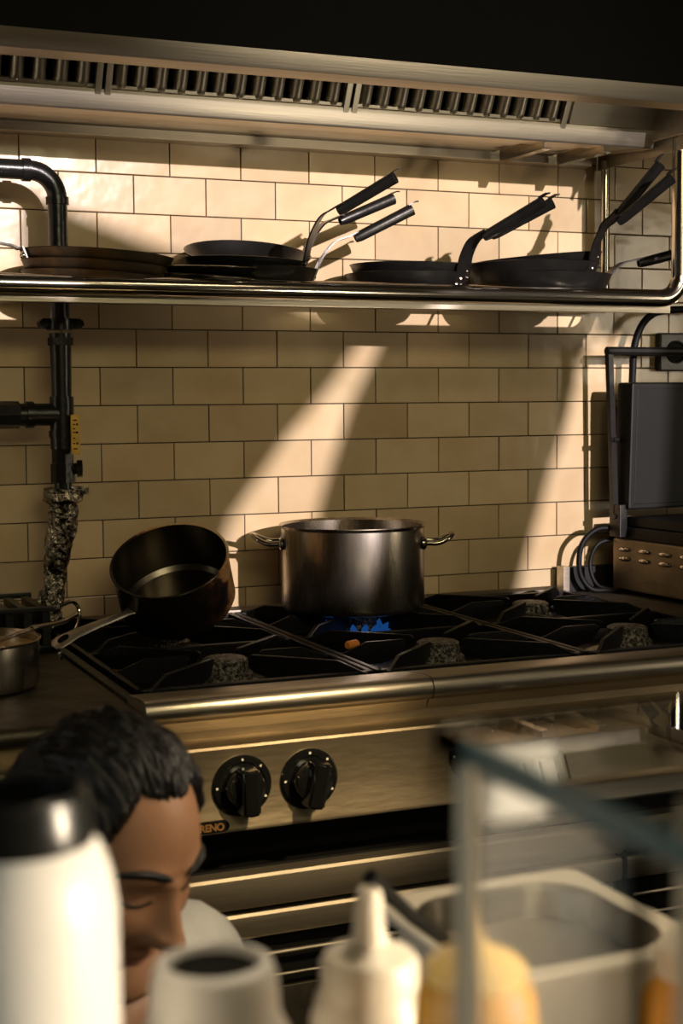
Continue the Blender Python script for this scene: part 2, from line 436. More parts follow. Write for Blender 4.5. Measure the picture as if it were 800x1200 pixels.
# foil wrapped end, sagging toward the worktop
cp = smoothpath([(px - .001, PY, 1.222), (px - .004, PY, 1.16), (px - .016, PY, 1.09), (px - .024, PY, 1.03), (px - .036, PY, .985), (px - .05, PY - .005, .952)], 9)
b = MB()
rings = []; SEG = 26
for i, p in enumerate(cp):
    t = i / (len(cp) - 1); r0 = .0245 + .004 * math.sin(t * 9) + (.012 if t < .07 else 0)
    ring = []
    for k in range(SEG):
        a = 2 * PI * k / SEG
        nn = noise.noise(V((math.cos(a) * 2.6, math.sin(a) * 2.6, p.z * 42))) * .009 + noise.noise(V((math.cos(a) * 7, math.sin(a) * 7, p.z * 130))) * .004
        ring.append(b.bm.verts.new((p.x + (r0 + nn) * math.cos(a), p.y + (r0 + nn) * math.sin(a) * .9, p.z + nn * .8)))
    rings.append(ring)
for A, B in zip(rings[:-1], rings[1:]):
    for k in range(SEG): b.bm.faces.new([A[k], A[(k + 1) % SEG], B[(k + 1) % SEG], B[k]])
b.bm.faces.new(rings[0]); b.bm.faces.new(rings[-1])
b.box((px + .010, PY - .012, 1.212), (px + .046, PY - .008, 1.228), 0, Matrix.Identity(4))
fo_ = b.build('foil_wrap', M['foil'], pipe, smooth=False); fo_['label'] = 'crumpled aluminium foil wrap'

# ------------------------------------------------------------------ wall shelf
shelf = thing('wall_shelf', 'stainless tubular rail shelf across the tiles carrying frying pans', 'shelf')
RZ = 1.5985; RY = -.30; RX = 1.334; RB = .05
b = MB()
bend = [(RX - RB + RB * math.sin(a), RY, RZ + RB - RB * math.cos(a)) for a in [PI / 2 * k / 10 for k in range(11)]]
b.tube([(-1.2, RY, RZ), (.5, RY, RZ)] + bend + [(RX, RY, 1.75), (RX, RY, 1.945)], .0185, 20)
b.build('front_rail', M['polished'], shelf)
b = MB(); b.box((-1.2, -.290, 1.568), (1.318, -.282, 1.590), .001); b.build('front_angle', M['steel'], shelf)
b = MB(); b.tube([(-1.2, -.030, 1.590), (1.322, -.030, 1.590)], .008, 12); b.build('rear_rail', M['steel'], shelf)
for k in range(21):
    b = MB(); x = -1.13 + .12 * k; b.tube([(x, -.288, 1.5945), (x, -.030, 1.5945)], .0035, 8); b.build('cross_rod', M['steel'], shelf)
b = MB(); b.tube([(1.322, -.03, 1.585), (1.322, -.03, 1.925)], .0105, 16)
b.tube([(1.322, -.03, 1.60), (1.322, -.30, 1.60)], .010, 12); b.build('wall_post', M['polished'], shelf)
b = MB()
b.prism([(1.318, 1.907), (1.321, 1.907), (1.321, 1.944), (1.352, 1.944), (1.352, 1.947), (1.318, 1.947)], -.42, -.004, 'y'); b.build('top_arm', M['steel_hood'], shelf)

b = MB(); b.tube(smoothpath([(1.300, -.405, 1.928), (1.308, -.402, 1.945), (1.322, -.40, 1.952), (1.340, -.40, 1.945), (1.354, -.40, 1.915), (1.360, -.40, 1.86)], 6), .0045, 10)
tag(b.build('cable_loop', M['cable_white']), 'white cable looped over the end arm of the shelf under the hood', 'cable')

# ------------------------------------------------------------------ frying pans
def frying_pan(label, loc, rot, rb, rr, h, material='pan', handle='tube', ha=0.0, rise=(.056, .100), grip=(.126, 33), group='frying pans on the shelf', name='frying_pan'):
    """rot: euler of pan axis; handle leaves at azimuth ha; rise: strap run, rise; grip: length, slope deg"""
    root = thing(name, label, 'pan', loc, rot, group)
    t = .0022
    prof = [(0, 0), (rb - .006, 0), (rb, .002)]
    for k in range(1, 7):
        u = k / 6; prof.append((rb + (rr - rb) * u ** .85, .002 + (h - .002) * u ** 1.15))
    prof.append((rr + .0015, h + .0008)); prof.append((rr - .001, h + .0012))
    for k in range(6, 0, -1):
        u = k / 6; prof.append((rb + (rr - rb) * u ** .85 - t, .002 + (h - .002) * u ** 1.15 + t * .4))
    prof += [(rb - .008, t), (0, t)]
    b = MB(); b.lathe(prof, 64); b.build('pan_body', M[material], root)
    if name == 'crepe_pan':
        b = MB(); b.tube([(rr * math.cos(2 * PI * k / 48), rr * math.sin(2 * PI * k / 48), h + .0012) for k in range(48)], .0016, 8, closed=True); b.build('rim', M['polished'], root)
    if handle is None: return root
    H = bpy.data.objects.new('handle', None)
    Mh = Matrix.Rotation(ha, 4, 'Z')
    zb = h * .55; xb = rb + (rr - rb) * .55
    r0 = V((xb + .004, zb))
    sl = math.radians(grip[1])
    p3 = V((xb + rise[0], zb + rise[1]))
    pth = [(xb - .003, zb - .014), (xb + .002, zb - .002), (xb + .008, zb + .012)]
    q0 = V((xb + .008, zb + .012)); q1 = V((xb + rise[0] * .30, zb + rise[1] * .52)); q2 = V((xb + rise[0] * .62, zb + rise[1] * .86))
    sp = smoothpath([(q0.x, q0.y, 0), (q1.x, q1.y, 0), (q2.x, q2.y, 0), (p3.x, p3.y, 0), (p3.x + .02 * math.cos(sl), p3.y + .02 * math.sin(sl), 0)], 5)
    pth += [(p.x, p.y) for p in sp[1:]]
    n = len(pth); w = [.044, .044, .040] + [.038 - .014 * min(1, k / (n - 6)) for k in range(n - 3)]
    b = MB(); b.ribbon(pth, w, .0032, Mh)
    g0 = V((p3.x + .010 * math.cos(sl), p3.y + .010 * math.sin(sl))); gd = V((math.cos(sl), math.sin(sl)))
    # rolled grip: open tube with a slot underneath, oval section
    Lg = grip[0]; seg = 20; gap = math.radians(30)
    def G(u, a, r):
        c = g0 + gd * u; nx, nz = -gd.y, gd.x
        off = r * math.sin(a) - .0095
        return Mh @ V((c.x + nx * off, r * .92 * math.cos(a), c.y + nz * off))
    a0 = -PI / 2 + gap / 2; a1 = a0 + 2 * PI - gap
    us = [0, .012, Lg * .5, Lg - .01, Lg]; ro = [.0085, .0108, .0112, .0118, .0122]
    outer = [[b.bm.verts.new(G(u, a0 + (a1 - a0) * k / seg, r)) for k in range(seg + 1)] for u, r in zip(us, ro)]
    inner = [[b.bm.verts.new(G(u, a0 + (a1 - a0) * k / seg, r - .002)) for k in range(seg + 1)] for u, r in zip(us, ro)]
    for j in range(4):
        for k in range(seg):
            b.bm.faces.new([outer[j][k], outer[j][k + 1], outer[j + 1][k + 1], outer[j + 1][k]])
            b.bm.faces.new([inner[j][k + 1], inner[j][k], inner[j + 1][k], inner[j + 1][k + 1]])
        for k in (0, seg): b.bm.faces.new([outer[j][k], outer[j + 1][k], inner[j + 1][k], inner[j][k]])
    for j in (0, 4):
        for k in range(seg): b.bm.faces.new([outer[j][k], outer[j][k + 1], inner[j][k + 1], inner[j][k]])
    # curled hanging tongue on top of the open end
    c0 = g0 + gd * (Lg - .004); nx, nz = -gd.y, gd.x
    tp = [(c0.x + nx * .001, c0.y + nz * .001), (c0.x + gd.x * .008 + nx * .0015, c0.y + gd.y * .008 + nz * .0015), (c0.x + gd.x * .016 + nx * .0015, c0.y + gd.y * .016 + nz * .0015), (c0.x + gd.x * .023 - nx * .001, c0.y + gd.y * .023 - nz * .001)]
    b.ribbon(tp, [.016, .015, .013, .006], .0022, Mh)
    hd = b.build('handle', M['handle'], root)
    for (dy, dz) in ((-.012, -.004), (.012, -.004), (0, .008)):
        rm = MB(); X = Mh @ Matrix.Translation((xb + .004 + (.004 if dz > 0 else 0), dy, zb + dz)) @ Matrix.Rotation(PI / 2, 4, 'Y')
        rm.lathe([(0, .0042), (.003, .0036), (.0048, .0015), (.005, -.002), (0, -.002)], 12, X)
        rm.build('rivet', M['polished'], hd)
    return root
R_ = math.radians
SZ = 1.598
# left stack: brown crepe pans, drooping to the right
for k, (lab, zz) in enumerate((('brown seasoned frying pan at the bottom of the left stack of three', 0), ('brown seasoned frying pan in the middle of the left stack of three', .0195), ('brown seasoned frying pan on top of the left stack of three', .039))):
    frying_pan(lab, (.105 + .002 * k, -.175, SZ + .009 + zz), (R_(1), R_(3.2), 0), .131, .140, .0185, 'pan_brown', handle=('tube' if k == 2 else None), ha=R_(178), rise=(.04, .014), grip=(.11, 8), group='brown pans stacked at the left end of the shelf')
# middle group
MID = 'dark pans nested in the middle of the shelf'
frying_pan('dark steel pan at the bottom of the middle stack with the lowest handle', (.415, -.185, SZ + .001), (0, R_(.0), 0), .098, .124, .044, ha=R_(-12), rise=(.078, .088), grip=(.130, 27), group=MID)
frying_pan('dark steel pan nested second in the middle stack, handle furthest right', (.405, -.160, SZ + .020), (R_(1), R_(2), 0), .098, .123, .044, ha=R_(2), rise=(.078, .118), grip=(.130, 25), group=MID)
frying_pan('dark steel pan on top of the middle stack, tilted to show its inside', (.412, -.155, SZ + .052), (R_(17), R_(-2), 0), .096, .124, .030, ha=R_(-38), rise=(.052, .118), grip=(.130, 36), group=MID)
frying_pan('shallow thin rimmed pan lying under the tilted one, no handle in view', (.318, -.200, SZ + .012), (R_(3), R_(3), 0), .098, .118, .014, ha=R_(200), rise=(.05, .01), grip=(.1, 4), group=MID, name='crepe_pan')
frying_pan('shallow thin rimmed pan at left of the middle stack, second from above', (.318, -.202, SZ + .030), (R_(3), R_(0), 0), .098, .118, .014, ha=R_(190), rise=(.05, .01), grip=(.1, 4), group=MID, name='crepe_pan')
# right of centre pair
RC = 'pair of dark pans right of the middle stack'
frying_pan('dark frying pan under its twin, right of the middle stack', (.755, -.165, SZ + .001), (0, 0, 0), .100, .126, .045, ha=R_(-52), rise=(.046, .092), grip=(.140, 26), group=RC)
frying_pan('dark frying pan nested on its twin, right of the middle stack', (.772, -.150, SZ + .020), (R_(.5), R_(1.0), 0), .100, .126, .045, ha=R_(-47), rise=(.046, .082), grip=(.140, 26), group=RC)
# right stack
RS = 'large dark pans stacked at the right end of the shelf'
frying_pan('large dark frying pan at the bottom of the right stack, handle toward the shelf end', (1.075, -.165, SZ + .001), (0, 0, 0), .122, .148, .050, ha=R_(-5), rise=(.085, .062), grip=(.115, 14), group=RS)
frying_pan('large dark frying pan in the middle of the right stack, lower of two raised handles', (1.050, -.165, SZ + .026), (0, R_(-.5), 0), .118, .144, .048, ha=R_(-56), rise=(.052, .100), grip=(.140, 35), group=RS)
frying_pan('dark frying pan on top of the right stack with the highest handle', (1.080, -.145, SZ + .048), (0, R_(-5), 0), .112, .138, .044, ha=R_(-52), rise=(.045, .088), grip=(.135, 44), group=RS)

# ------------------------------------------------------------------ cooking range
rng = thing('gas_range', 'six burner stainless gas range with black knobs under the tiled wall', 'stove')
RX0, RX1 = -.012, 1.204
b = MB(); b.box((RX0 + .002, -.80, .10), (RX1, -.03, .895)); b.build('carcass', M['black'], rng)
b = MB()                                                    # burnt drip deck with raised rim
b.box((RX0, -.795, .895), (RX1, -.03, .908)); b.box((RX0, -.80, .905), (RX0 + .018, -.03, .946), .003)
b.box((RX0, -.06, .905), (RX1, -.03, .944), .003); b.box((RX1 - .012, -.80, .905), (RX1, -.03, .940), .003)
b.box((RX0 + .030, -.79, .905), (RX0 + .038, -.06, .925), .002)
for k in range(1, 3): b.box((.01 + .4 * k - .006, -.795, .905), (.01 + .4 * k + .006, -.04, .925))
b.build('drip_deck', M['deck'], rng)
def nose(x0, x1):
    mb = MB(); pf = [(-.795, .905), (-.795, .948), (-.800, .953)]
    pf += [(-.865, .9595)]
    cy, cz, r = -.884, .9415, .0185
    for k in range(0, 11):
        a = PI / 2 + .15 + (PI * .98) * k / 10; pf.append((cy + r * math.cos(a), cz + r * math.sin(a)))
    pf += [(-.872, .905)]
    mb.prism(pf, x0, x1, 'x'); return mb
nose(RX0, .4475).build('front_nosing', M['steel'], rng); nose(.4495, RX1).build('front_nosing', M['steel'], rng)
b = MB()
b.prism([(-.872, .925), (-.872, .893), (-.900, .892), (-.918, .8895), (-.9205, .886), (-.9205, .775), (-.924, .768), (-.924, .763), (-.90, .760), (-.80, .760), (-.80, .925)], RX0, RX1, 'x'); b.build('control_panel', M['steel_panel'], rng)
knobx = [(.124, .830), (.230, .829), (.510, .838), (.618, .838), (.915, .838), (1.022, .838)]
for kx, kz in knobx:
    X = Matrix.Translation((kx, -.9205, kz)) @ Matrix.Rotation(PI / 2, 4, 'X') @ Matrix.Diagonal((1.16, 1.16, 1.1, 1))
    b = MB(); b.lathe([(0, 0), (.0395, 0), (.0395, .003), (.037, .0055), (.031, .006), (.030, .004), (0, .004)], 40, X)
    kb = b.build('knob', M['blackgloss'], rng)
    b = MB()
    b.lathe([(.0255, .004), (.026, .020), (.024, .0255), (.018, .028), (0, .029)], 32, X)
    kang = random.uniform(-.25, .25)
    Xg = X @ Matrix.Rotation(kang, 4, 'Z')
    b.prism([(-.010, .022), (.010, .022), (.0085, .044), (-.0085, .044)], -.030, .027, 'y', .003) if False else None
    t = bmesh.new()
    pr = [(-.0135, .018), (.0135, .018), (.0115, .046), (0, .0495), (-.0115, .046)]
    A = [t.verts.new((u, -.031, w * .92)) for u, w in pr]; B = [t.verts.new((u, .028, w)) for u, w in pr]
    t.faces.new(A); t.faces.new(B[::-1])
    for i in range(5): t.faces.new([A[i], B[i], B[(i + 1) % 5], A[(i + 1) % 5]])
    bmesh.ops.recalc_face_normals(t, faces=t.faces[:]); bmesh.ops.bevel(t, geom=t.edges[:], offset=.0028, segments=3, affect='EDGES')
    b.merge(t, Xg)
    b.build('grip', M['blackgloss'], kb)
    for aa in (PI, PI * .5, PI * .25, -PI * .15):
        b = MB(); c = X @ V((.034 * math.cos(aa), .034 * math.sin(aa), .0063))
        b.box((c.x - .0016, c.y - .0003, c.z - .0016), (c.x + .0016, c.y + .0003, c.z + .0016), 0)
        b.build('dial_mark', M['cable_white'], kb)
# badge
def text_mesh(txt, size, ext, name, m, parent, X):
    cu = bpy.data.curves.new(name, 'FONT'); cu.body = txt; cu.size = size; cu.extrude = ext; cu.offset = size * .028
    cu.space_character = .92
    o = bpy.data.objects.new('tmp', cu); COL.objects.link(o)
    dg = bpy.context.evaluated_depsgraph_get(); me = bpy.data.meshes.new_from_object(o.evaluated_get(dg))
    bpy.data.objects.remove(o)
    me.transform(X); me.materials.clear(); me.materials.append(m)
    o = bpy.data.objects.new(name, me); COL.objects.link(o); o.parent = parent; return o
bd = MB()
bx0, bx1, bz0 = .032, .1035, .765
pl = []
for cx, s in ((bx1 - .0085, 1), (bx0 + .0085, -1)):
    for k in range(9):
        a = -PI / 2 + PI * k / 8
        pl.append((cx + s * .0085 * math.cos(a), bz0 + .0085 + .0085 * math.sin(a) * s))
bd.prism(pl, -.9255, -.9205, 'y'); bdg = bd.build('name_badge', M['black'], rng)
text_mesh('MARENO', .0150, .0006, 'badge_letters', M['copper'], bdg, Matrix.Translation((bx0 + .0052, -.9262, bz0 + .0032)) @ Matrix.Rotation(PI / 2, 4, 'X') @ Matrix.Diagonal((.98, 1, 1, 1)))
# oven doors with folded steel bands
for x0, x1 in ((RX0, .802), (.806, RX1)):
    b = MB(); b.box((x0, -.875, .12), (x1, -.82, .692), .004)
    dr = b.build('oven_door', M['black'], rng)
    for z0, z1, y in ((.640, .688, -.905), (.592, .628, -.900)):
        b = MB(); b.prism([(-.870, z0), (y, z0 - .002), (y - .004, z0 + .004), (y - .004, z1 - .004), (y, z1), (-.87, z1)], x0 + .003, x1 - .003, 'x'); b.build('door_band', M['band'], dr)
    b = MB(); b.tube([(x0 + .02, -.895, .560), (x1 - .02, -.895, .560)], .0035, 8); b.tube([(x0 + .02, -.895, .525), (x1 - .02, -.895, .525)], .0025, 8); b.build('door_bead', M['steel'], dr)
    b = MB(); b.box((x0 + .003, -.882, .14), (x1 - .003, -.872, .50), .002); b.build('lower_panel', M['steel_dark'], dr)
b = MB(); b.box((RX0 + .02, -.78, 0), (RX1 - .02, -.06, .10)); b.build('plinth', M['black'], rng)
# burners
bcen = [(x, y) for x in (.21, .61, 1.01) for y in (-.595, -.235)]
for (x, y) in bcen:
    X = Matrix.Translation((x, y, .908))
    b = MB(); b.lathe([(0, 0), (.075, 0), (.078, .004), (.060, .010), (.050, .010), (.050, .016), (0, .016)], 36, X); bb = b.build('burner', M['ringsteel'], rng)
    b = MB(); b.lathe([(.044, .014), (.047, .018), (.047, .026), (.043, .029), (.040, .030), (.038, .050), (.033, .053), (0, .054)], 36, X); b.build('burner_cap', M['speckle'], bb)
# lit back burner
b = MB()
for k in range(18):
    a = 2 * PI * k / 18; c = V((.61 + .052 * math.cos(a), -.235 + .052 * math.sin(a), .928)); d = V((math.cos(a), math.sin(a), 0))
    b.tube([c, c + d * .010 + V((0, 0, .006)), c + d * .018 + V((0, 0, .014)), c + d * .024 + V((0, 0, .022))], [.004, .0075, .006, .0012], 8)
b.build('gas_flame', M['flame'], rng)

# grates
def grate(label, x0):
    root = thing('pan_grate', label, 'grate', (x0 + .2, -.41, .908), None, 'cast iron grates on the range')
    w, y0, y1 = .396, -.360, .360
    X0 = -w / 2; X1 = w / 2; top = .044
    b = MB()
    b.box((X0, y0, .018), (X1, y0 + .013, top), .002); b.box((X0, y1 - .013, .018), (X1, y1, top), .002)
    b.box((X0, y0, .018), (X0 + .011, y1, top), .002); b.box((X1 - .011, y0, .018), (X1, y1, top), .002)
    b.box((X0, -.007, .018), (X1, .007, top), .002)
    for sx in (X0 + .004, X1 - .016):
        for sy in (y0 + .002, -.006, y1 - .014): b.box((sx, sy, 0), (sx + .012, sy + .012, .02), .001)
    b.build('frame', M['iron'], root)
    for cy in (-.183, .177):
        for k in (0, 1, 3, 4, 5, 7):
            a = PI / 4 * k; d = V((math.cos(a), math.sin(a), 0))
            if k % 2 == 0: Lo = (w / 2 - .008) if k in (0, 4) else .174
            else: Lo = .174 * 1.414 + .012
            li = .045 if k % 2 else .062
            n = V((-d.y, d.x, 0)); c = V((0, cy, 0)); h = .0042
            pr = [(Lo, .020), (Lo, .042), (Lo - .012, .045), (Lo - .052, .0600), (li + .006, .0600), (li, .056), (li + .014, .030), (li + .05, .020)]
            t = bmesh.new()
            A = [t.verts.new(c + d * u + n * h + V((0, 0, z))) for u, z in pr]; B = [t.verts.new(c + d * u - n * h + V((0, 0, z))) for u, z in pr]
            t.faces.new(A); t.faces.new(B[::-1])
            for i in range(len(pr)): t.faces.new([A[i], B[i], B[(i + 1) % len(pr)], A[(i + 1) % len(pr)]])
            bmesh.ops.recalc_face_normals(t, faces=t.faces[:]); bmesh.ops.bevel(t, geom=t.edges[:], offset=.0012, segments=1, affect='EDGES')
            f = MB(); f.merge(t); f.build('finger', M['iron'], root, angle=30)
    return root
grate('black cast iron grate under the tilted saucepan', .01)
grate('black cast iron grate under the big stock pot', .41)
grate('black cast iron grate at the right, nearest the contact grill', .81)

# scraps of food
b = MB(); X = Matrix.Translation((.458, -.560, .959)) @ Matrix.Rotation(.4, 4, 'Z') @ Matrix.Rotation(PI / 2, 4, 'Y')
b.lathe([(0, -.013), (.006, -.013), (.0075, -.010), (.008, .010), (.0065, .013), (0, .013)], 14, X)
tag(b.build('carrot_piece', M['carrot']), 'small orange carrot stub lying on the grate in front of the stock pot', 'food scrap')
b = MB()
for k in range(9):
    b.sphere((.078 + random.uniform(-.022, .02), -.405 + random.uniform(-.03, .03), .911 + random.uniform(0, .004)), (random.uniform(.005, .011), random.uniform(.004, .009), .004), u=8, v=6)
o = tag(b.build('fried_crumbs', M['egg']), 'orange brown fried crumbs on the burnt deck below the saucepan handle', 'crumbs'); o['kind'] = 'stuff'

# ------------------------------------------------------------------ pots on the range
pot = thing('stock_pot', 'stainless stock pot with two loop handles on the lit back burner', 'pot', (.61, -.215, .9685), (0, 0, R_(-23)))
PR, PH = .144, .172
b = MB()
b.lathe([(0, .001), (PR - .012, .001), (PR - .003, .004), (PR, .012), (PR, PH - .006), (PR + .0045, PH), (PR + .004, PH + .0015), (PR - .002, PH - .003), (PR - .0025, .012), (PR - .012, .006), (0, .006)], 96)
bo = b.build('pot_body', M['pot'], pot)
for s in (-1, 1):
    pts = smoothpath([(s * (PR + .002), -.034, PH - .036), (s * (PR + .026), -.034, PH - .036), (s * (PR + .046), -.028, PH - .028), (s * (PR + .056), -.012, PH - .022), (s * (PR + .057), 0, PH - .0215), (s * (PR + .056), .012, PH - .022), (s * (PR + .046), .028, PH - .028), (s * (PR + .026), .034, PH - .036), (s * (PR + .002), .034, PH - .036)], 5)
    b = MB(); b.tube(pts, .0052, 12)
    for yy in (-.034, .034):
        X = Matrix.Translation((s * (PR - .0025), yy, PH - .036)) @ Matrix.Rotation(s * PI / 2, 4, 'Y')
        b.lathe([(0, .006), (.010, .005), (.0135, .0015), (.0135, -.003), (0, -.003)], 16, X)
    b.build('handle', M['polished'], pot)

n = V((-.30, -.44, .83)).normalized(); Lh = V((-.92, .39, 0)); Lh = (Lh - n * Lh.dot(n)).normalized(); Fh_ = n.cross(Lh); Fh_ = Fh_ if Fh_.y < 0 else -Fh_; hdir = (Lh * .66 + Fh_ * .75).normalized()
yv = n.cross(hdir)
rc = V((.187, -.351, 1.102)); SPR, SPH = .107, .108
Msp = Matrix(((hdir.x, yv.x, n.x, 0), (hdir.y, yv.y, n.y, 0), (hdir.z, yv.z, n.z, 0), (0, 0, 0, 1)))
sp = thing('saucepan', 'burnt long-handled saucepan tilted toward the viewer on the left grate', 'pan', rc - n * SPH)
sp.rotation_euler = Msp.to_euler()
b = MB()
b.lathe([(0, 0), (SPR - .016, 0), (SPR - .005, .004), (SPR, .014), (SPR, SPH - .002), (SPR + .003, SPH), (SPR + .002, SPH + .002), (SPR - .002, SPH + .0005)], 80)
b.build('outside', M['burnt'], sp)
b = MB(); b.lathe([(SPR - .002, SPH + .0005), (SPR - .0025, .014), (SPR - .010, .0055), (SPR - .018, .004), (0, .004)], 80); ins = b.build('inside', M['pan_in'], sp)
hl = .17
pth = [(SPR - .002, SPH * .58), (SPR + .012, SPH * .60), (SPR + .035, SPH * .66), (SPR + .08, SPH * .80), (SPR + .125, SPH * .92), (SPR + .150, SPH * .96), (SPR + hl - .006, SPH * .96), (SPR + hl, SPH * .95)]
b = MB()
wd = [.026, .015, .017, .021, .027, .034, .030, .012]; tk = [.004, .010, .011, .010, .009, .006, .005, .003]
rr_ = []
for i, (x, z) in enumerate(pth):
    a_ = pth[max(i - 1, 0)]; c_ = pth[min(i + 1, len(pth) - 1)]; d_ = V((c_[0] - a_[0], c_[1] - a_[1])).normalized(); nx, nz = -d_.y, d_.x
    rr_.append([b.bm.verts.new((x + nx * tk[i] / 2 * math.sin(q * PI / 6), wd[i] / 2 * math.cos(q * PI / 6), z + nz * tk[i] / 2 * math.sin(q * PI / 6))) for q in range(12)])
for A, B in zip(rr_[:-1], rr_[1:]):
    for k in range(12): b.bm.faces.new([A[k], A[(k + 1) % 12], B[(k + 1) % 12], B[k]])
b.bm.faces.new(rr_[0]); b.bm.faces.new(rr_[-1])
hh = b.build('handle', M['handle_steel'], sp)
b = MB(); X = Matrix.Translation((SPR + .148, 0, SPH * .965 + .0012)) @ Matrix.Diagonal((1.9, 1, 1, 1))
b.lathe([(0, -.0005), (.0062, -.0005), (.0062, .0024), (0, .0024)], 18, X); b.build('hanging_hole', M['black'], hh)

# ------------------------------------------------------------------ left worktop and what stands on it
lw = thing('steel_worktop', 'stained steel worktop left of the gas range', 'worktop')
b = MB()
pf = [(-.03, .90), (-.03, .940), (-.865, .940)]
for k in range(0, 9):
    a = PI / 2 + PI * k / 8; pf.append((-.890 + .014 * math.cos(a), .926 + .014 * math.sin(a)))
pf += [(-.86, .90)]
b.prism(pf, -1.4, RX0 - .001, 'x'); b.build('top', M['steel_dark'], lw)
b = MB(); b.prism([(-.872, .905), (-.872, .885), (-.918, .882), (-.9205, .878), (-.9205, .765), (-.80, .765), (-.80, .905)], -1.4, RX0 - .001, 'x'); b.build('apron', M['steel_panel'], lw)
b = MB(); b.box((-1.39, -.86, 0), (RX0 - .002, -.05, .90)); b.build('cabinet', M['black'], lw)

lp = thing('shallow_pan', 'shallow steel pan of orange stock on the left worktop', 'pan', (-.212, -.575, .9405))
LR, LH = .112, .078
b = MB(); b.lathe([(0, 0), (LR - .014, 0), (LR - .004, .004), (LR, .014), (LR, LH - .004), (LR + .004, LH), (LR + .002, LH + .001), (LR - .002, LH - .003), (LR - .003, .010), (0, .004)], 64); b.build('pan_body', M['pot'], lp)
b = MB(); b.lathe([(0, LH - .012), (LR - .0035, LH - .012), (LR - .004, LH - .016), (0, LH - .016)], 48); lq = b.build('stock', M['broth'], lp); lq['label'] = 'orange stock filling the pan'
b = MB(); b.tube(smoothpath([(-.175, -.64, 1.022), (-.10, -.555, 1.026), (-.045, -.50, 1.024), (-.01, -.465, 1.030)], 5), .0036, 10)
b.tube([(-.108, -.565, 1.0255), (-.098, -.553, 1.0258)], .0055, 10)
b.sphere((-.19, -.655, 1.012), (.026, .022, .012))
tag(b.build('ladle', M['polished']), 'thin steel ladle lying across the rim of the shallow pan', 'ladle')
b = MB()
for k in range(9): b.box((-.30 + .033 * k, -.30, .952), (-.285 + .033 * k, -.10, 1.018), .002)
b.box((-.31, -.305, .940), (-.015, -.09, .953), .002); b.box((-.31, -.305, 1.014), (-.015, -.295, 1.024), .002); b.box((-.31, -.10, 1.014), (-.015, -.09, 1.024), .002)
tag(b.build('slotted_rack', M['deck']), 'black slotted rack standing behind the shallow pan', 'rack')
b = MB(); b.tube(smoothpath([(-.03, -.40, .975), (.0, -.37, .978), (.020, -.345, 1.0), (.022, -.335, 1.022), (.010, -.34, 1.035), (-.012, -.355, 1.032)], 6), .0036, 10)
b.tube(smoothpath([(-.03, -.40, .975), (-.03, -.41, .958), (-.03, -.41, .9445)], 4), .005, 8)
tag(b.build('strainer_hook', M['polished']), 'curled steel hook handle standing at the foot of the foil-wrapped pipe', 'hook')

# ------------------------------------------------------------------ right worktop, contact grill
rw = thing('side_worktop', 'dark worktop with low upstand right of the gas range', 'worktop')
b = MB(); b.box((1.206, -.86, .90), (2.2, -.03, .947), .003); b.build('top', M['steel_dark'], rw)
b = MB(); b.box((1.222, -.045, .945), (2.2, -.02, 1.003), .002); up_ = b.build('upstand', M['lid'], rw)
b = MB(); b.box((1.206, -.049, .945), (1.222, -.018, 1.005), .001); e_ = b.build('upstand_end', M['steel'], rw); e_['label'] = 'bright steel end cap'
b = MB(); b.box((1.207, -.85, 0), (2.19, -.05, .90)); b.build('cabinet', M['black'], rw)
b = MB(); b.prism([(-.852, .90), (-.868, .90), (-.872, .93), (-.866, .944), (-.852, .946)], 1.206, 2.2, 'x'); b.build('front_edge', M['steel'], rw)

cg = thing('contact_grill', 'stainless contact grill with raised black lid and louvred side, right end of the range', 'grill', (1.312, -.085, .949), (0, 0, R_(4)))
b = MB(); b.box((0, -.40, .006), (.42, .0, .122), .006); base = b.build('base', M['steel_panel'], cg)
for zz in (.078, .099):
    for yy in (-.045, -.115, -.185, -.255, -.325):
        b = MB()
        t = bmesh.new(); bmesh.ops.create_uvsphere(t, u_segments=14, v_segments=8, radius=1)
        b.merge(t, Matrix.Translation((-.0005, yy, zz)) @ Matrix.Diagonal((.006, .022, .0062, 1))); b.build('louvre', M['polished'], base)
b = MB()
for xx in (.03, .39):
    for yy in (-.37, -.02): b.tube([(xx, yy, -.002), (xx, yy, .010)], .014, 12)
b.build('foot', M['rubber'], cg)
b = MB(); b.box((.010, -.38, .121), (.41, .0, .150), .004); b.box((.016, -.37, .150), (.404, -.03, .172), .003); b.build('lower_plate', M['iron'], cg)
b = MB(); X = Matrix.Translation((0, .005, .19)) @ Matrix.Rotation(R_(2), 4, 'X')
b.box((.006, -.055, .0), (.41, .0, .285), .006, X)
b.box((.020, -.0565, .012), (.40, -.05, .272), .002, X)
b.build('lid', M['lid'], cg)
b = MB()
b.tube([(-.004, -.012, .165), (-.008, -.006, .35), (-.012, .002, .545)], .0095, 4); b.tube([(.425, -.012, .165), (.425, -.006, .35), (.425, .002, .545)], .0095, 4)
b.tube([(-.018, .002, .545), (.433, .002, .545)], .0105, 10)
b.box((-.010, -.04, .125), (.012, .0, .20), .003)
for p in ((-.010, -.020, .172), (-.014, -.014, .345), (-.020, -.006, .545)):
    b.tube([p, (p[0] - .004, p[1], p[2])], .006, 8)
b.tube([(-.01, -.012, .345), (.02, -.012, .345)], .006, 8)
b.build('handle_frame', M['handle'], cg)
b = MB(); b.tube(smoothpath([(1.325, -.082, 1.092), (1.275, -.075, 1.090), (1.238, -.072, 1.055), (1.232, -.075, .995), (1.255, -.085, .957), (1.29, -.10, .9535), (1.308, -.12, .9535)], 8), .0065, 12)
b.tube(smoothpath([(1.325, -.078, 1.07), (1.28, -.072, 1.055), (1.262, -.07, 1.01), (1.272, -.085, .965), (1.306, -.11, .9525)], 8), .005, 10)
b.build('power_cord', M['rubber'], None).name = 'power_cord'
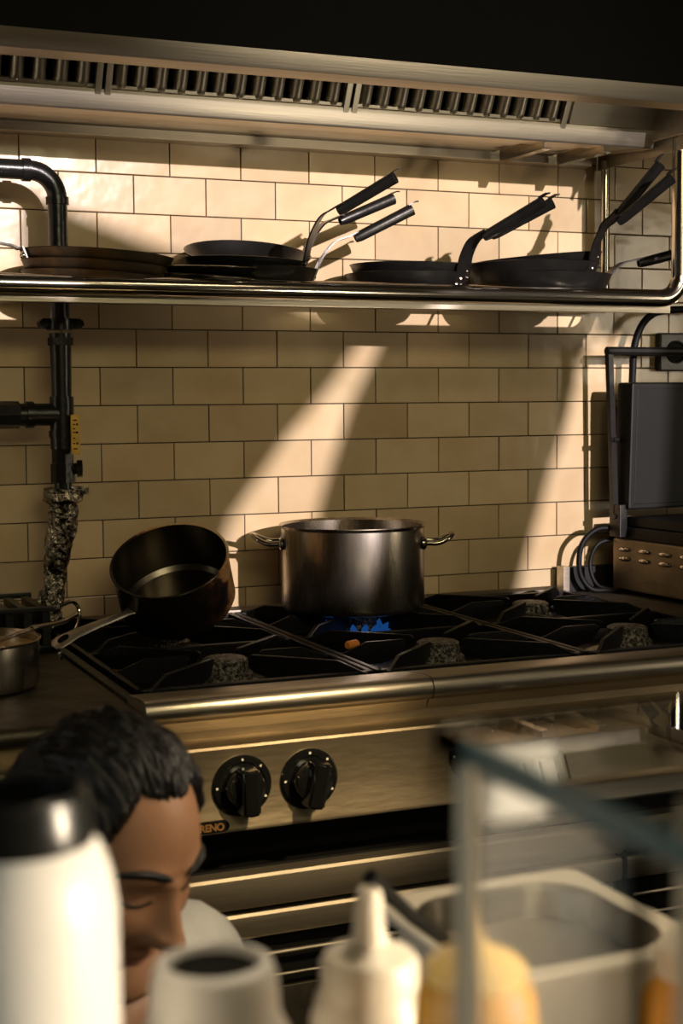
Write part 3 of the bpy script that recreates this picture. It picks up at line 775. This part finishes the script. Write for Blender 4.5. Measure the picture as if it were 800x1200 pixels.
tag(bpy.data.objects['power_cord'], 'black power cord curling from the contact grill down to the worktop', 'cord')
b = MB(); b.tube(smoothpath([(1.384, -.05, 1.30), (1.386, -.05, 1.44), (1.394, -.05, 1.52), (1.43, -.05, 1.575), (1.50, -.05, 1.592), (1.70, -.05, 1.595)], 8), .0085, 12)
tag(b.build('black_hose', M['rubber']), 'black hose arching against the tiles behind the contact grill', 'hose')
sk = thing('wall_socket', 'dark wall socket on the tiles above the contact grill', 'socket', (1.525, -.001, 1.495))
b = MB(); b.box((-.045, -.022, -.045), (.045, .0, .045), .005); b.build('socket_box', M['blackpipe'], sk)
b = MB(); X = Matrix.Translation((0, -.0215, 0)) @ Matrix.Rotation(PI / 2, 4, 'X'); b.lathe([(.027, 0), (.027, .004), (.023, .004), (.021, .001), (0, .001)], 28, X); b.build('socket_face', M['rubber'], sk)

# ------------------------------------------------------------------ pass counter in the foreground
pc = thing('pass_counter', 'steel serving counter under the bottles in the foreground', 'counter')
b = MB(); b.box((-1.4, -3.0, .885), (1.2, -1.985, .92), .004); b.build('top', M['counter'], pc)
b = MB(); b.box((-1.38, -2.95, 0), (1.18, -2.02, .885)); b.build('cabinet', M['steel_dark'], pc)

CT = .92
def squeeze_bottle(name, label, loc, R, zsh, m, body='straight'):
    root = thing(name, label, 'bottle', loc, None, None); return root
# cream nozzle bottle
sb = thing('squeeze_bottle', 'cream squeeze bottle with tall tapered nozzle, between open white bottle and mustard bottle', 'bottle', (-.304, -2.34, CT))
b = MB(); b.lathe([(0, 0), (.025, 0), (.0275, .004), (.0275, .175), (.0275, .193), (.025, .203), (.021, .209), (.021, .212), (0, .212)], 48); b.build('body', M['cream'], sb)
b = MB(); b.lathe([(.0225, .204), (.0228, .219), (.0205, .223), (.013, .2265), (.0085, .229), (.0072, .236), (.0062, .248), (.0058, .2515), (.0042, .2535), (.0025, .2535), (.002, .25), (0, .25)], 40); b.build('nozzle_cap', M['cream'], sb)
# mustard bottle
mb_ = thing('squeeze_bottle', 'mustard yellow squeeze bottle with a thin pointed tip below the guard post', 'bottle', (-.297, -2.432, CT))
b = MB(); b.lathe([(0, 0), (.024, 0), (.0262, .004), (.0262, .222), (.0255, .236), (.022, .245), (.020, .248), (0, .248)], 48); b.build('body', M['mustard'], mb_)
b = MB(); b.lathe([(.0215, .2425), (.0222, .249), (.019, .2525), (.010, .2565), (.0055, .2595), (.0042, .265), (.0030, .2755), (.0024, .277), (0, .277)], 40); b.build('nozzle_cap', M['mustard_cap'], mb_)
# white open bottle
wb = thing('squeeze_bottle', 'white bottle with a dark open mouth, in front of the white shirt', 'bottle', (-.389, -2.372, CT))
b = MB(); b.lathe([(0, 0), (.036, 0), (.038, .004), (.038, .19), (.0355, .205), (.0275, .222), (.0265, .238), (.0245, .2435), (.020, .2450), (.0195, .2445), (.0188, .242), (.0188, .215), (.0, .214)], 56); b.build('body', M['white'], wb)
b = MB(); b.lathe([(0, .2410), (.0185, .2410), (.0185, .2380), (0, .2380)], 32); b.build('contents', M['black'], wb)  # black disc high in the neck paints the shade of the mouth
# big white bottle with black cap
bw = thing('squeeze_bottle', 'tall white bottle with a black open cap at the left edge of the counter', 'bottle', (-.4755, -2.405, CT))
b = MB(); b.lathe([(0, 0), (.036, 0), (.038, .005), (.0375, .20), (.0368, .29), (.0350, .302), (.0315, .312), (.028, .316), (0, .316)], 56); b.build('body', M['white'], bw)
b = MB(); b.lathe([(.027, .314), (.0285, .316), (.0285, .322), (.0268, .333), (.0245, .335), (.0225, .333), (.0225, .320), (0, .319)], 48); cp_ = b.build('cap', M['blackpipe'], bw)
# yellow bottle at the right edge
yb = thing('squeeze_bottle', 'amber bottle cut by the right edge beside the cream container', 'bottle', (-.128, -2.345, CT))
b = MB(); b.lathe([(0, 0), (.024, 0), (.026, .004), (.026, .16), (.024, .176), (.017, .186), (.017, .192), (0, .192)], 48); b.build('body', M['mustard'], yb)
b = MB(); b.lathe([(.0185, .187), (.0188, .198), (.016, .203), (.008, .209), (.004, .225), (.003, .229), (0, .229)], 32); b.build('nozzle_cap', M['cream'], yb)

# cream gastronorm container
def rrect(x0, x1, y0, y1, r, k=6):
    out = []
    for cx, cy, a in ((x1 - r, y1 - r, 0), (x0 + r, y1 - r, PI / 2), (x0 + r, y0 + r, PI), (x1 - r, y0 + r, 1.5 * PI)):
        for i in range(k + 1): out.append((cx + r * math.cos(a + PI / 2 * i / k), cy + r * math.sin(a + PI / 2 * i / k)))
    return out
gc = thing('food_container', 'cream rectangular food container with wide rim and rounded opening, right of the bottles', 'container', (-.0665, -2.087, CT))
b = MB()
hx, hy = .0865, .088
layers = [(rrect(-.066, .066, -.068, .068, .02), .0), (rrect(-.072, .072, -.074, .074, .022), .004), (rrect(-.076, .076, -.078, .078, .024), .112), (rrect(-hx, hx, -hy, hy, .010), .114), (rrect(-hx, hx, -hy, hy, .010), .119), (rrect(-hx + .003, hx - .003, -hy + .003, hy - .003, .010), .121), (rrect(-.071, .071, -.072, .072, .040), .1195), (rrect(-.068, .068, -.069, .069, .040), .115), (rrect(-.062, .062, -.063, .063, .038), .012), (rrect(-.05, .05, -.05, .05, .03), .006)]
Ls = [[b.bm.verts.new((x, y, z)) for x, y in lay] for lay, z in layers]
for A, B in zip(Ls[:-1], Ls[1:]):
    for k in range(len(A)): b.bm.faces.new([A[k], A[(k + 1) % len(A)], B[(k + 1) % len(A)], B[k]])
b.bm.faces.new(Ls[0]); b.bm.faces.new(Ls[-1])
for f in b.bm.faces:
    c = f.calc_center_median()
    if c.z > .007 and max(abs(c.x) / .0705, abs(c.y) / .0715) < 1 and c.z < .1185: f.material_index = 1
b.build('tub', [M['container'], M['steel']], gc)
b = MB(); lay = rrect(-.0655, .0655, -.0665, .0665, .039)
top = [b.bm.verts.new((x, y, 0.095 + .003 * noise.noise(V((x * 40, y * 40, 0))))) for x, y in lay]; c = b.bm.verts.new((0, 0, .096))
for k in range(len(top)): b.bm.faces.new([top[k], top[(k + 1) % len(top)], c])
b.build('contents', M['counter'], gc)
b = MB(); b.tube([(-.226, -2.166, 1.116), (-.19, -2.149, 1.081), (-.150, -2.128, 1.048), (-.085, -2.095, 1.000)], [.0048, .0045, .004, .004], 10)
b.sphere((-.078, -2.091, 0.998 + .004), (.016, .012, .005))
tag(b.build('spoon', M['handle']), 'dark long-handled spoon leaning over the left rim of the cream container', 'spoon')

# glass guard
gg = thing('glass_guard', 'clear glass shelf guard on slim pale posts over the counter', 'glass guard')
GZ = 1.289
b = MB(); b.box((-.363, -2.76, GZ - .004), (-.15, -2.525, GZ + .004)); b.build('top_pane', M['glass'], gg, smooth=False)
b = MB(); b.box((-.3640, -2.76, GZ - .004), (-.3631, -2.546, GZ + .004)); b.build('edge_glow_strip', M['edge_glow'], gg, smooth=False)  # thin strip painted as the lit edge of the pane
b = MB(); b.box((-.3645, -2.640, .985), (-.3605, -2.556, GZ - .0045)); b.build('side_pane', M['glass'], gg, smooth=False)
for (x, y) in ((-.3625, -2.549), (-.3375, -2.628)):
    b = MB(); b.tube([(x, y, CT), (x, y, GZ - .0045)], .0046, 16); b.tube([(x, y, CT), (x, y, CT + .004)], .014, 20)
    b.build('post', M['post'], gg)
b = MB(); b.box((-.3570, -2.5555, GZ - .0215), (-.3340, -2.5425, GZ - .0045), .0035)
b.build('glass_clamp', M['white'], gg)

# ------------------------------------------------------------------ person
FH = V((.53, -.848, 0)).normalized(); LF = V((.848, .53, 0)).normalized()
HC = V((-.263, -1.650, .992)); pitch = R_(26)
fx = (FH * math.cos(pitch) - V((0, 0, 1)) * math.sin(pitch)); up = (V((0, 0, 1)) * math.cos(pitch) + FH * math.sin(pitch))
ly = up.cross(fx)
MH = Matrix(((fx.x, ly.x, up.x, HC.x), (fx.y, ly.y, up.y, HC.y), (fx.z, ly.z, up.z, HC.z), (0, 0, 0, 1)))
g = lambda x, s: math.exp(-(x / s) ** 2)
def head_pt(d):
    """unit direction -> head surface point (x forward, y left, z up)"""
    x, y, z = d
    p = V((x * .096, y * .076, z * .118))
    if z < 0:                                              # jaw
        k = min(1, -z / .95); p.y *= 1 - .42 * k ** 1.6
        if x < 0: p.x *= 1 - .45 * k ** 1.2
    if x > 0: p.x *= 1 - .10 * g(z - .1, .5) * (1 - abs(y)) + .02
    if x < .1: p.x *= 1.06
    Y, Z = p.y, p.z
    if x > .1:
        fz = 0
        # nose
        if -.055 < Z < .03:
            t = (.03 - Z) / .066
            hgt = .004 + .026 * min(1, t / .80) ** 1.3 if t < .82 else .030 * max(0, 1 - (t - .82) / .18) ** .6
            fz += hgt * g(Y, .0085 + .007 * min(1, t))
            fz += .009 * g(Z + .026, .010) * (g(Y - .014, .008) + g(Y + .014, .008))
        fz -= .0125 * g(Z - .012, .013) * (g(Y - .031, .017) + g(Y + .031, .017))
        fz += .0075 * g(Z - .012, .009) * (g(Y - .031, .012) + g(Y + .031, .012))     # lids
        fz += .0055 * g(Z - .032, .010) * (g(Y - .028, .022) + g(Y + .028, .022))
        fz += .006 * g(Z + .056, .005) * g(Y, .019) + .007 * g(Z + .067, .006) * g(Y, .017) - .004 * g(Z + .0615, .0025) * g(Y, .022)
        fz += .009 * g(Z + .098, .014) * g(Y, .018) + .004 * g(Z + .02, .02) * (g(Y - .045, .018) + g(Y + .045, .018))
        p.x += fz
    return p
def hair_mask(d):
    x, y, z = d
    az = abs(math.atan2(y, x))
    # front hairline height, dropping past the temples to the ears then the nape
    line = .80 if az < .75 else .80 - (az - .75) / .45 * .62 if az < 1.2 else .18 - (az - 1.2) / .25 * .40 if az < 1.45 else -.22 - .40 * min(1, (az - 1.45) / .9)
    return z - line
b = MB()
t = bmesh.new(); bmesh.ops.create_uvsphere(t, u_segments=128, v_segments=96, radius=1)
for v in t.verts: v.co = head_pt(v.co.normalized())
b.merge(t, MH)
for s in (-1, 1):                                           # ears
    t = bmesh.new(); bmesh.ops.create_uvsphere(t, u_segments=20, v_segments=14, radius=1)
    for v in t.verts:
        c = v.co.copy(); v.co = V((-.012 + c.x * .017 - .004 * c.z, s * (.073 + c.y * s * .006 + (.010 if c.x < 0 else 0) * abs(c.x)), .002 + c.z * .030))
        if math.hypot(c.x, c.z) < .55: v.co.y -= s * .004
    b.merge(t, MH)
nh = len(b.bm.faces)
# neck, torso and limbs grown from a skeleton
NB = HC - FH * .045 + V((.045, -.018, -.150)); CH = NB - FH * .07 + V((0, 0, -.10)); PV = V((-.56, -1.40, .60))
sk_pts = [PV, PV.lerp(CH, .5) - FH * .03, CH, NB, HC - up * .055 - fx * .02]
sk_r = [(.13, .15), (.125, .145), (.115, .15), (.056, .058), (.052, .052)]
sk_e = [(0, 1), (1, 2), (2, 3), (3, 4)]
def addj(p, r, par):
    sk_pts.append(V(p)); sk_r.append(r if isinstance(r, tuple) else (r, r)); sk_e.append((par, len(sk_pts) - 1)); return len(sk_pts) - 1
hands = []
for s in (-1, 1):
    sh = CH + LF * s * .175 + V((0, 0, .100)) + FH * .01
    a = addj(sh, .058, 2)
    el = sh + LF * s * .07 + FH * .04 + V((0, 0, -.26)); e = addj(sh.lerp(el, .5), .046, a); e = addj(el, .040, e)
    wr = el - LF * s * .13 + FH * .09 + V((0, 0, .02)); w = addj(el.lerp(wr, .5), .036, e); w = addj(wr, .026, w)
    hands.append((s, wr, (wr - el).normalized()))
    hp = PV + LF * s * .10 + V((0, 0, -.02)); h_ = addj(hp, .098, 0)
    kn = hp + FH * .30 + LF * s * .06 + V((0, 0, -.13)); k_ = addj(hp.lerp(kn, .5), .084, h_); k_ = addj(kn, .060, k_)
    an = V((kn.x - FH.x * .16, kn.y - FH.y * .16, .09)); an2 = addj(kn.lerp(an, .45), .056, k_); an2 = addj(an, .040, an2)
    addj((an.x, an.y, .045), (.042, .042), an2); addj((an.x + FH.x * .15, an.y + FH.y * .15, .032), (.034, .030), len(sk_pts) - 1)
def skin_mesh(pts, edges, radii, root, sub=2):
    me = bpy.data.meshes.new('sk'); me.from_pydata(pts, edges, []); o = bpy.data.objects.new('sk', me); COL.objects.link(o)
    md = o.modifiers.new('s', 'SKIN'); md.use_smooth_shade = True
    for i, r in enumerate(radii):
        me.skin_vertices[0].data[i].radius = r
        me.skin_vertices[0].data[i].use_root = (i == root)
    o.modifiers.new('d', 'SUBSURF').levels = sub
    dg = bpy.context.evaluated_depsgraph_get(); out = bpy.data.meshes.new_from_object(o.evaluated_get(dg))
    bpy.data.objects.remove(o); t = bmesh.new(); t.from_mesh(out); bpy.data.meshes.remove(out); return t
body_t = skin_mesh(sk_pts, sk_e, sk_r, 0)
# clothing zones
def zone(p):
    if p.z < .60 and (p - PV).length > .0:
        if p.z < .07: return 5
    d_axis = (p - CH).dot(FH)
    if p.z < PV.z + .03: return 4
    rel = p - NB
    if rel.z > -.018 and rel.length < .20 and abs(rel.dot(LF)) < .075: return 0
    for s, wr, dr in hands:
        if (p - wr).length < .17 and (p - wr).dot(dr) > -.14: return 0
    if abs((p - CH).dot(LF)) < .085 and (p - CH).dot(FH) > .03: return 3
    return 2
b.merge(body_t)
b.bm.faces.ensure_lookup_table()
for f in b.bm.faces[nh:]:
    f.material_index = zone(f.calc_center_median())
# fingers
for s, wr, dr in hands:
    sd = -LF * s; dn = V((0, 0, -1)); nrm = dr.cross(sd).normalized()
    side = nrm.cross(dr).normalized()
    pts = [wr - dr * .01, wr + dr * .045, wr + dr * .085]; ra = [(.026, .022), (.036, .016), (.036, .014)]
    b.merge(skin_mesh(pts, [(0, 1), (1, 2)], ra, 0, 2))
    for k, (off, ln) in enumerate(((-.027, .068), (-.009, .078), (.009, .073), (.027, .056))):
        p0 = wr + dr * .070 + side * off; p1 = p0 + dr * ln * .42; p2 = p1 + (dr * .75 - V((0, 0, .66))) * ln * .34; p3 = p2 + (dr * .3 - V((0, 0, .95))) * ln * .26
        b.merge(skin_mesh([p0, p1, p2, p3], [(0, 1), (1, 2), (2, 3)], [(.0095, .0095), (.009, .009), (.0082, .0082), (.007, .007)], 0, 2))
    th = -1 if side.dot(LF * s) > 0 else 1
    p0 = wr + dr * .025 + side * th * .022; p1 = p0 + dr * .026 + side * th * .026 - V((0, 0, .008)); p2 = p1 + dr * .030 + side * th * .004 - V((0, 0, .012)); p3 = p2 + dr * .018 - side * th * .006 - V((0, 0, .008))
    b.merge(skin_mesh([p0, p1, p2, p3], [(0, 1), (1, 2), (2, 3)], [(.012, .012), (.0105, .0105), (.0095, .0095), (.008, .008)], 0, 2))
# lips
b.bm.faces.ensure_lookup_table(); MI = MH.inverted()
for f in b.bm.faces[:nh]:
    c = MI @ f.calc_center_median()
    if c.x > .05 and abs(c.y) < .022 and abs(c.z + .0615) < .010 - .16 * abs(c.y): f.material_index = 1
per = b.build('person', [M['skin'], M['lips'], M['shirt'], M['navy'], M['trouser'], M['black']], angle=80)
tag(per, 'person in a white shirt with short dark hair, head bowed, below the range knobs', 'person')
# hair: a combed shell following the head
b = MB(); t = bmesh.new(); bmesh.ops.create_uvsphere(t, u_segments=200, v_segments=140, radius=1)
kill = []
for v in t.verts:
    d = v.co.normalized(); k = hair_mask(d)
    rag = .02 * noise.noise(V((d.x * 9, d.y * 22, d.z * 9))) + .018 * noise.noise(V((d.x * 20, d.y * 60, d.z * 20)))
    k2 = k + rag
    p = head_pt(d)
    thick = .009 * min(1, max(0, k2) / .14) ** .55 + .003 * max(0, d.z) ** 2 * min(1, max(0, k2) / .15)
    comb = noise.noise(V((d.x * 3.5, d.y * 26, d.z * 3.5 + d.x * 4))) * .0045 + noise.noise(V((d.x * 8, d.y * 75, d.z * 8))) * .0028
    v.co = p + d * (thick + (comb if k2 > .02 else 0)) if k2 > 0 else p - d * .003
    if k2 < -.06: kill.append(v)
bmesh.ops.delete(t, geom=kill, context='VERTS')
b.merge(t, MH); b.build('hair', M['hair'], per, angle=80)
# brows and lashes
b = MB()
for s in (-1, 1):
    row = []
    for i in range(11):
        u = i / 10; y = s * (.012 + .042 * u); z = .034 + .009 * math.sin(u * PI * .8) - .006 * u
        # follow the face surface by search
        best = None
        for q in range(40):
            dd = V((1, y / .076 * (1 + q * .02), z / .118 * (1 + q * .02))).normalized(); hp_ = head_pt(dd)
            e = abs(hp_.y - y) + abs(hp_.z - z)
            if best is None or e < best[0]: best = (e, hp_)
        hp_ = best[1]; row.append(MH @ (V((hp_.x + .0006, y, z))))
    eb = MB(); eb.tube(row, [.0016 + .0026 * math.sin(PI * (.15 + .75 * k / 10)) for k in range(11)], 8); eb.build('eyebrow', M['hair'], per)
for s in (-1, 1):
    row = []
    for i in range(9):
        u = i / 8; y = s * (.019 + .026 * u); z = .0085 - .004 * math.sin(u * PI)
        best = None
        for q in range(40):
            dd = V((1, y / .076 * (1 + q * .02), z / .118 * (1 + q * .02))).normalized(); hp_ = head_pt(dd)
            e = abs(hp_.y - y) + abs(hp_.z - z)
            if best is None or e < best[0]: best = (e, hp_)
        row.append(MH @ V((best[1].x + .0008, y, z)))
    eb = MB(); eb.tube(row, .0013, 6); eb.build('eyelashes', M['hair'], per)

# ------------------------------------------------------------------ light
def sun(name, d, energy, col, ang):
    l = bpy.data.lights.new(name, 'SUN'); l.energy = energy; l.color = col; l.angle = ang
    o = bpy.data.objects.new(name, l); COL.objects.link(o); o.location = (2, -6, 3)
    o.rotation_euler = V(d).to_track_quat('-Z', 'Y').to_euler(); return o
def area(name, loc, tgt, size, energy, col, sy=None, spread=None):
    l = bpy.data.lights.new(name, 'AREA'); l.energy = energy; l.color = col; l.size = size
    if sy: l.shape = 'RECTANGLE'; l.size_y = sy
    if spread: l.spread = spread
    o = bpy.data.objects.new(name, l); COL.objects.link(o); o.location = loc
    o.rotation_euler = (V(tgt) - V(loc)).to_track_quat('-Z', 'Y').to_euler(); return o
def spot(name, loc, tgt, ang, energy, col, blend=.6, rad=.04):
    l = bpy.data.lights.new(name, 'SPOT'); l.energy = energy; l.color = col; l.spot_size = ang; l.spot_blend = blend; l.shadow_soft_size = rad
    o = bpy.data.objects.new(name, l); COL.objects.link(o); o.location = loc
    o.rotation_euler = (V(tgt) - V(loc)).to_track_quat('-Z', 'Y').to_euler(); return o
sun('low_sun', (-SA, 1, -SB), 5.1, (1, .87, .88), R_(.65))
area('wall_fill', (.1, -4.4, 2.62), (.55, 0, 1.30), 1.8, 2.3, (1, .88, .52), .4, R_(50))  # added front fill lifting the shaded tiles
area('overhead_fill', (1.0, -2.6, 2.88), (.6, -1.2, .9), .5, 6, (1, .80, .52), .25)  # added overhead fill for the closed room
spot('counter_spot', (.70, -2.9, 2.8), (.22, -.93, .775), R_(10.5), 420, (1, .76, .44), .9, .05)
area('left_cool_fill', (-2.5, -2.9, 1.5), (-.4, -2.4, 1.15), .7, .6, (.72, .91, 1.0), .7, R_(50))  # added cool fill on the left of the bottles; no window there
area('right_streak_fill', (3.5, -2.9, 1.5), (.6, -.3, 1.2), .45, 16, (1, .86, .64), 1.4)  # added for the pot's right streak and pan highlights; no door there
area('left_streak_fill', (-2.5, -.5, 1.4), (.6, -.4, 1.2), .3, 3, (1, .85, .62), 1.2)  # added for the pot's left streak; no doorway there
spot('bottle_fill', (.95, -3.15, 1.23), (-.33, -2.45, 1.17), R_(32), 200, (1, .83, .60), .6, .06)  # added warm side light for bottles, post and clamp, kept below the pane
spot('container_fill', (.3, -1.95, 2.82), (-.17, -2.22, 1.05), R_(36), 60, (1, .82, .56), .6, .06)  # added from above to brighten the container rim and bottles
spot('person_fill', (1.1, -2.2, 1.65), (-.2, -1.62, .95), R_(17), 45, (1, .83, .60), .6, .05)  # added to brighten the shirt and the side of the face
spot('hood_fill', (1.25, -2.1, 1.05), (.72, -.3, 1.92), R_(34), 30, (1, .86, .64), .8, .08)  # added uplight brightening the hood filters from below

w = bpy.data.worlds.new('World'); S.world = w; w.use_nodes = True
w.node_tree.nodes['Background'].inputs[0].default_value = (.9, .75, .52, 1)
w.node_tree.nodes['Background'].inputs[1].default_value = .25

# ------------------------------------------------------------------ camera
cam = bpy.data.cameras.new('camera'); co = bpy.data.objects.new('camera', cam); COL.objects.link(co)
Fv = V((0.38959907, 0.9176484, -0.07831971)); Rv = V((0.9202501, -0.39127373, -0.00667937)); Uv = V((0.03677376, 0.06947144, 0.99690592))
co.matrix_world = Matrix(((Rv.x, Uv.x, -Fv.x, -.5738), (Rv.y, Uv.y, -Fv.y, -2.9464), (Rv.z, Uv.z, -Fv.z, 1.3986), (0, 0, 0, 1)))
cam.sensor_fit = 'VERTICAL'; cam.sensor_height = 36; cam.lens = 36 * 1739 / 1200; cam.clip_start = .02
cam.dof.use_dof = True; cam.dof.focus_distance = 2.85; cam.dof.aperture_fstop = 6.9
S.camera = co
S.view_settings.view_transform = 'Standard'; S.view_settings.look = 'None'
S.view_settings.exposure = 0; S.view_settings.gamma = 1; S.view_settings.use_curve_mapping = False
S.cycles.max_bounces = 10
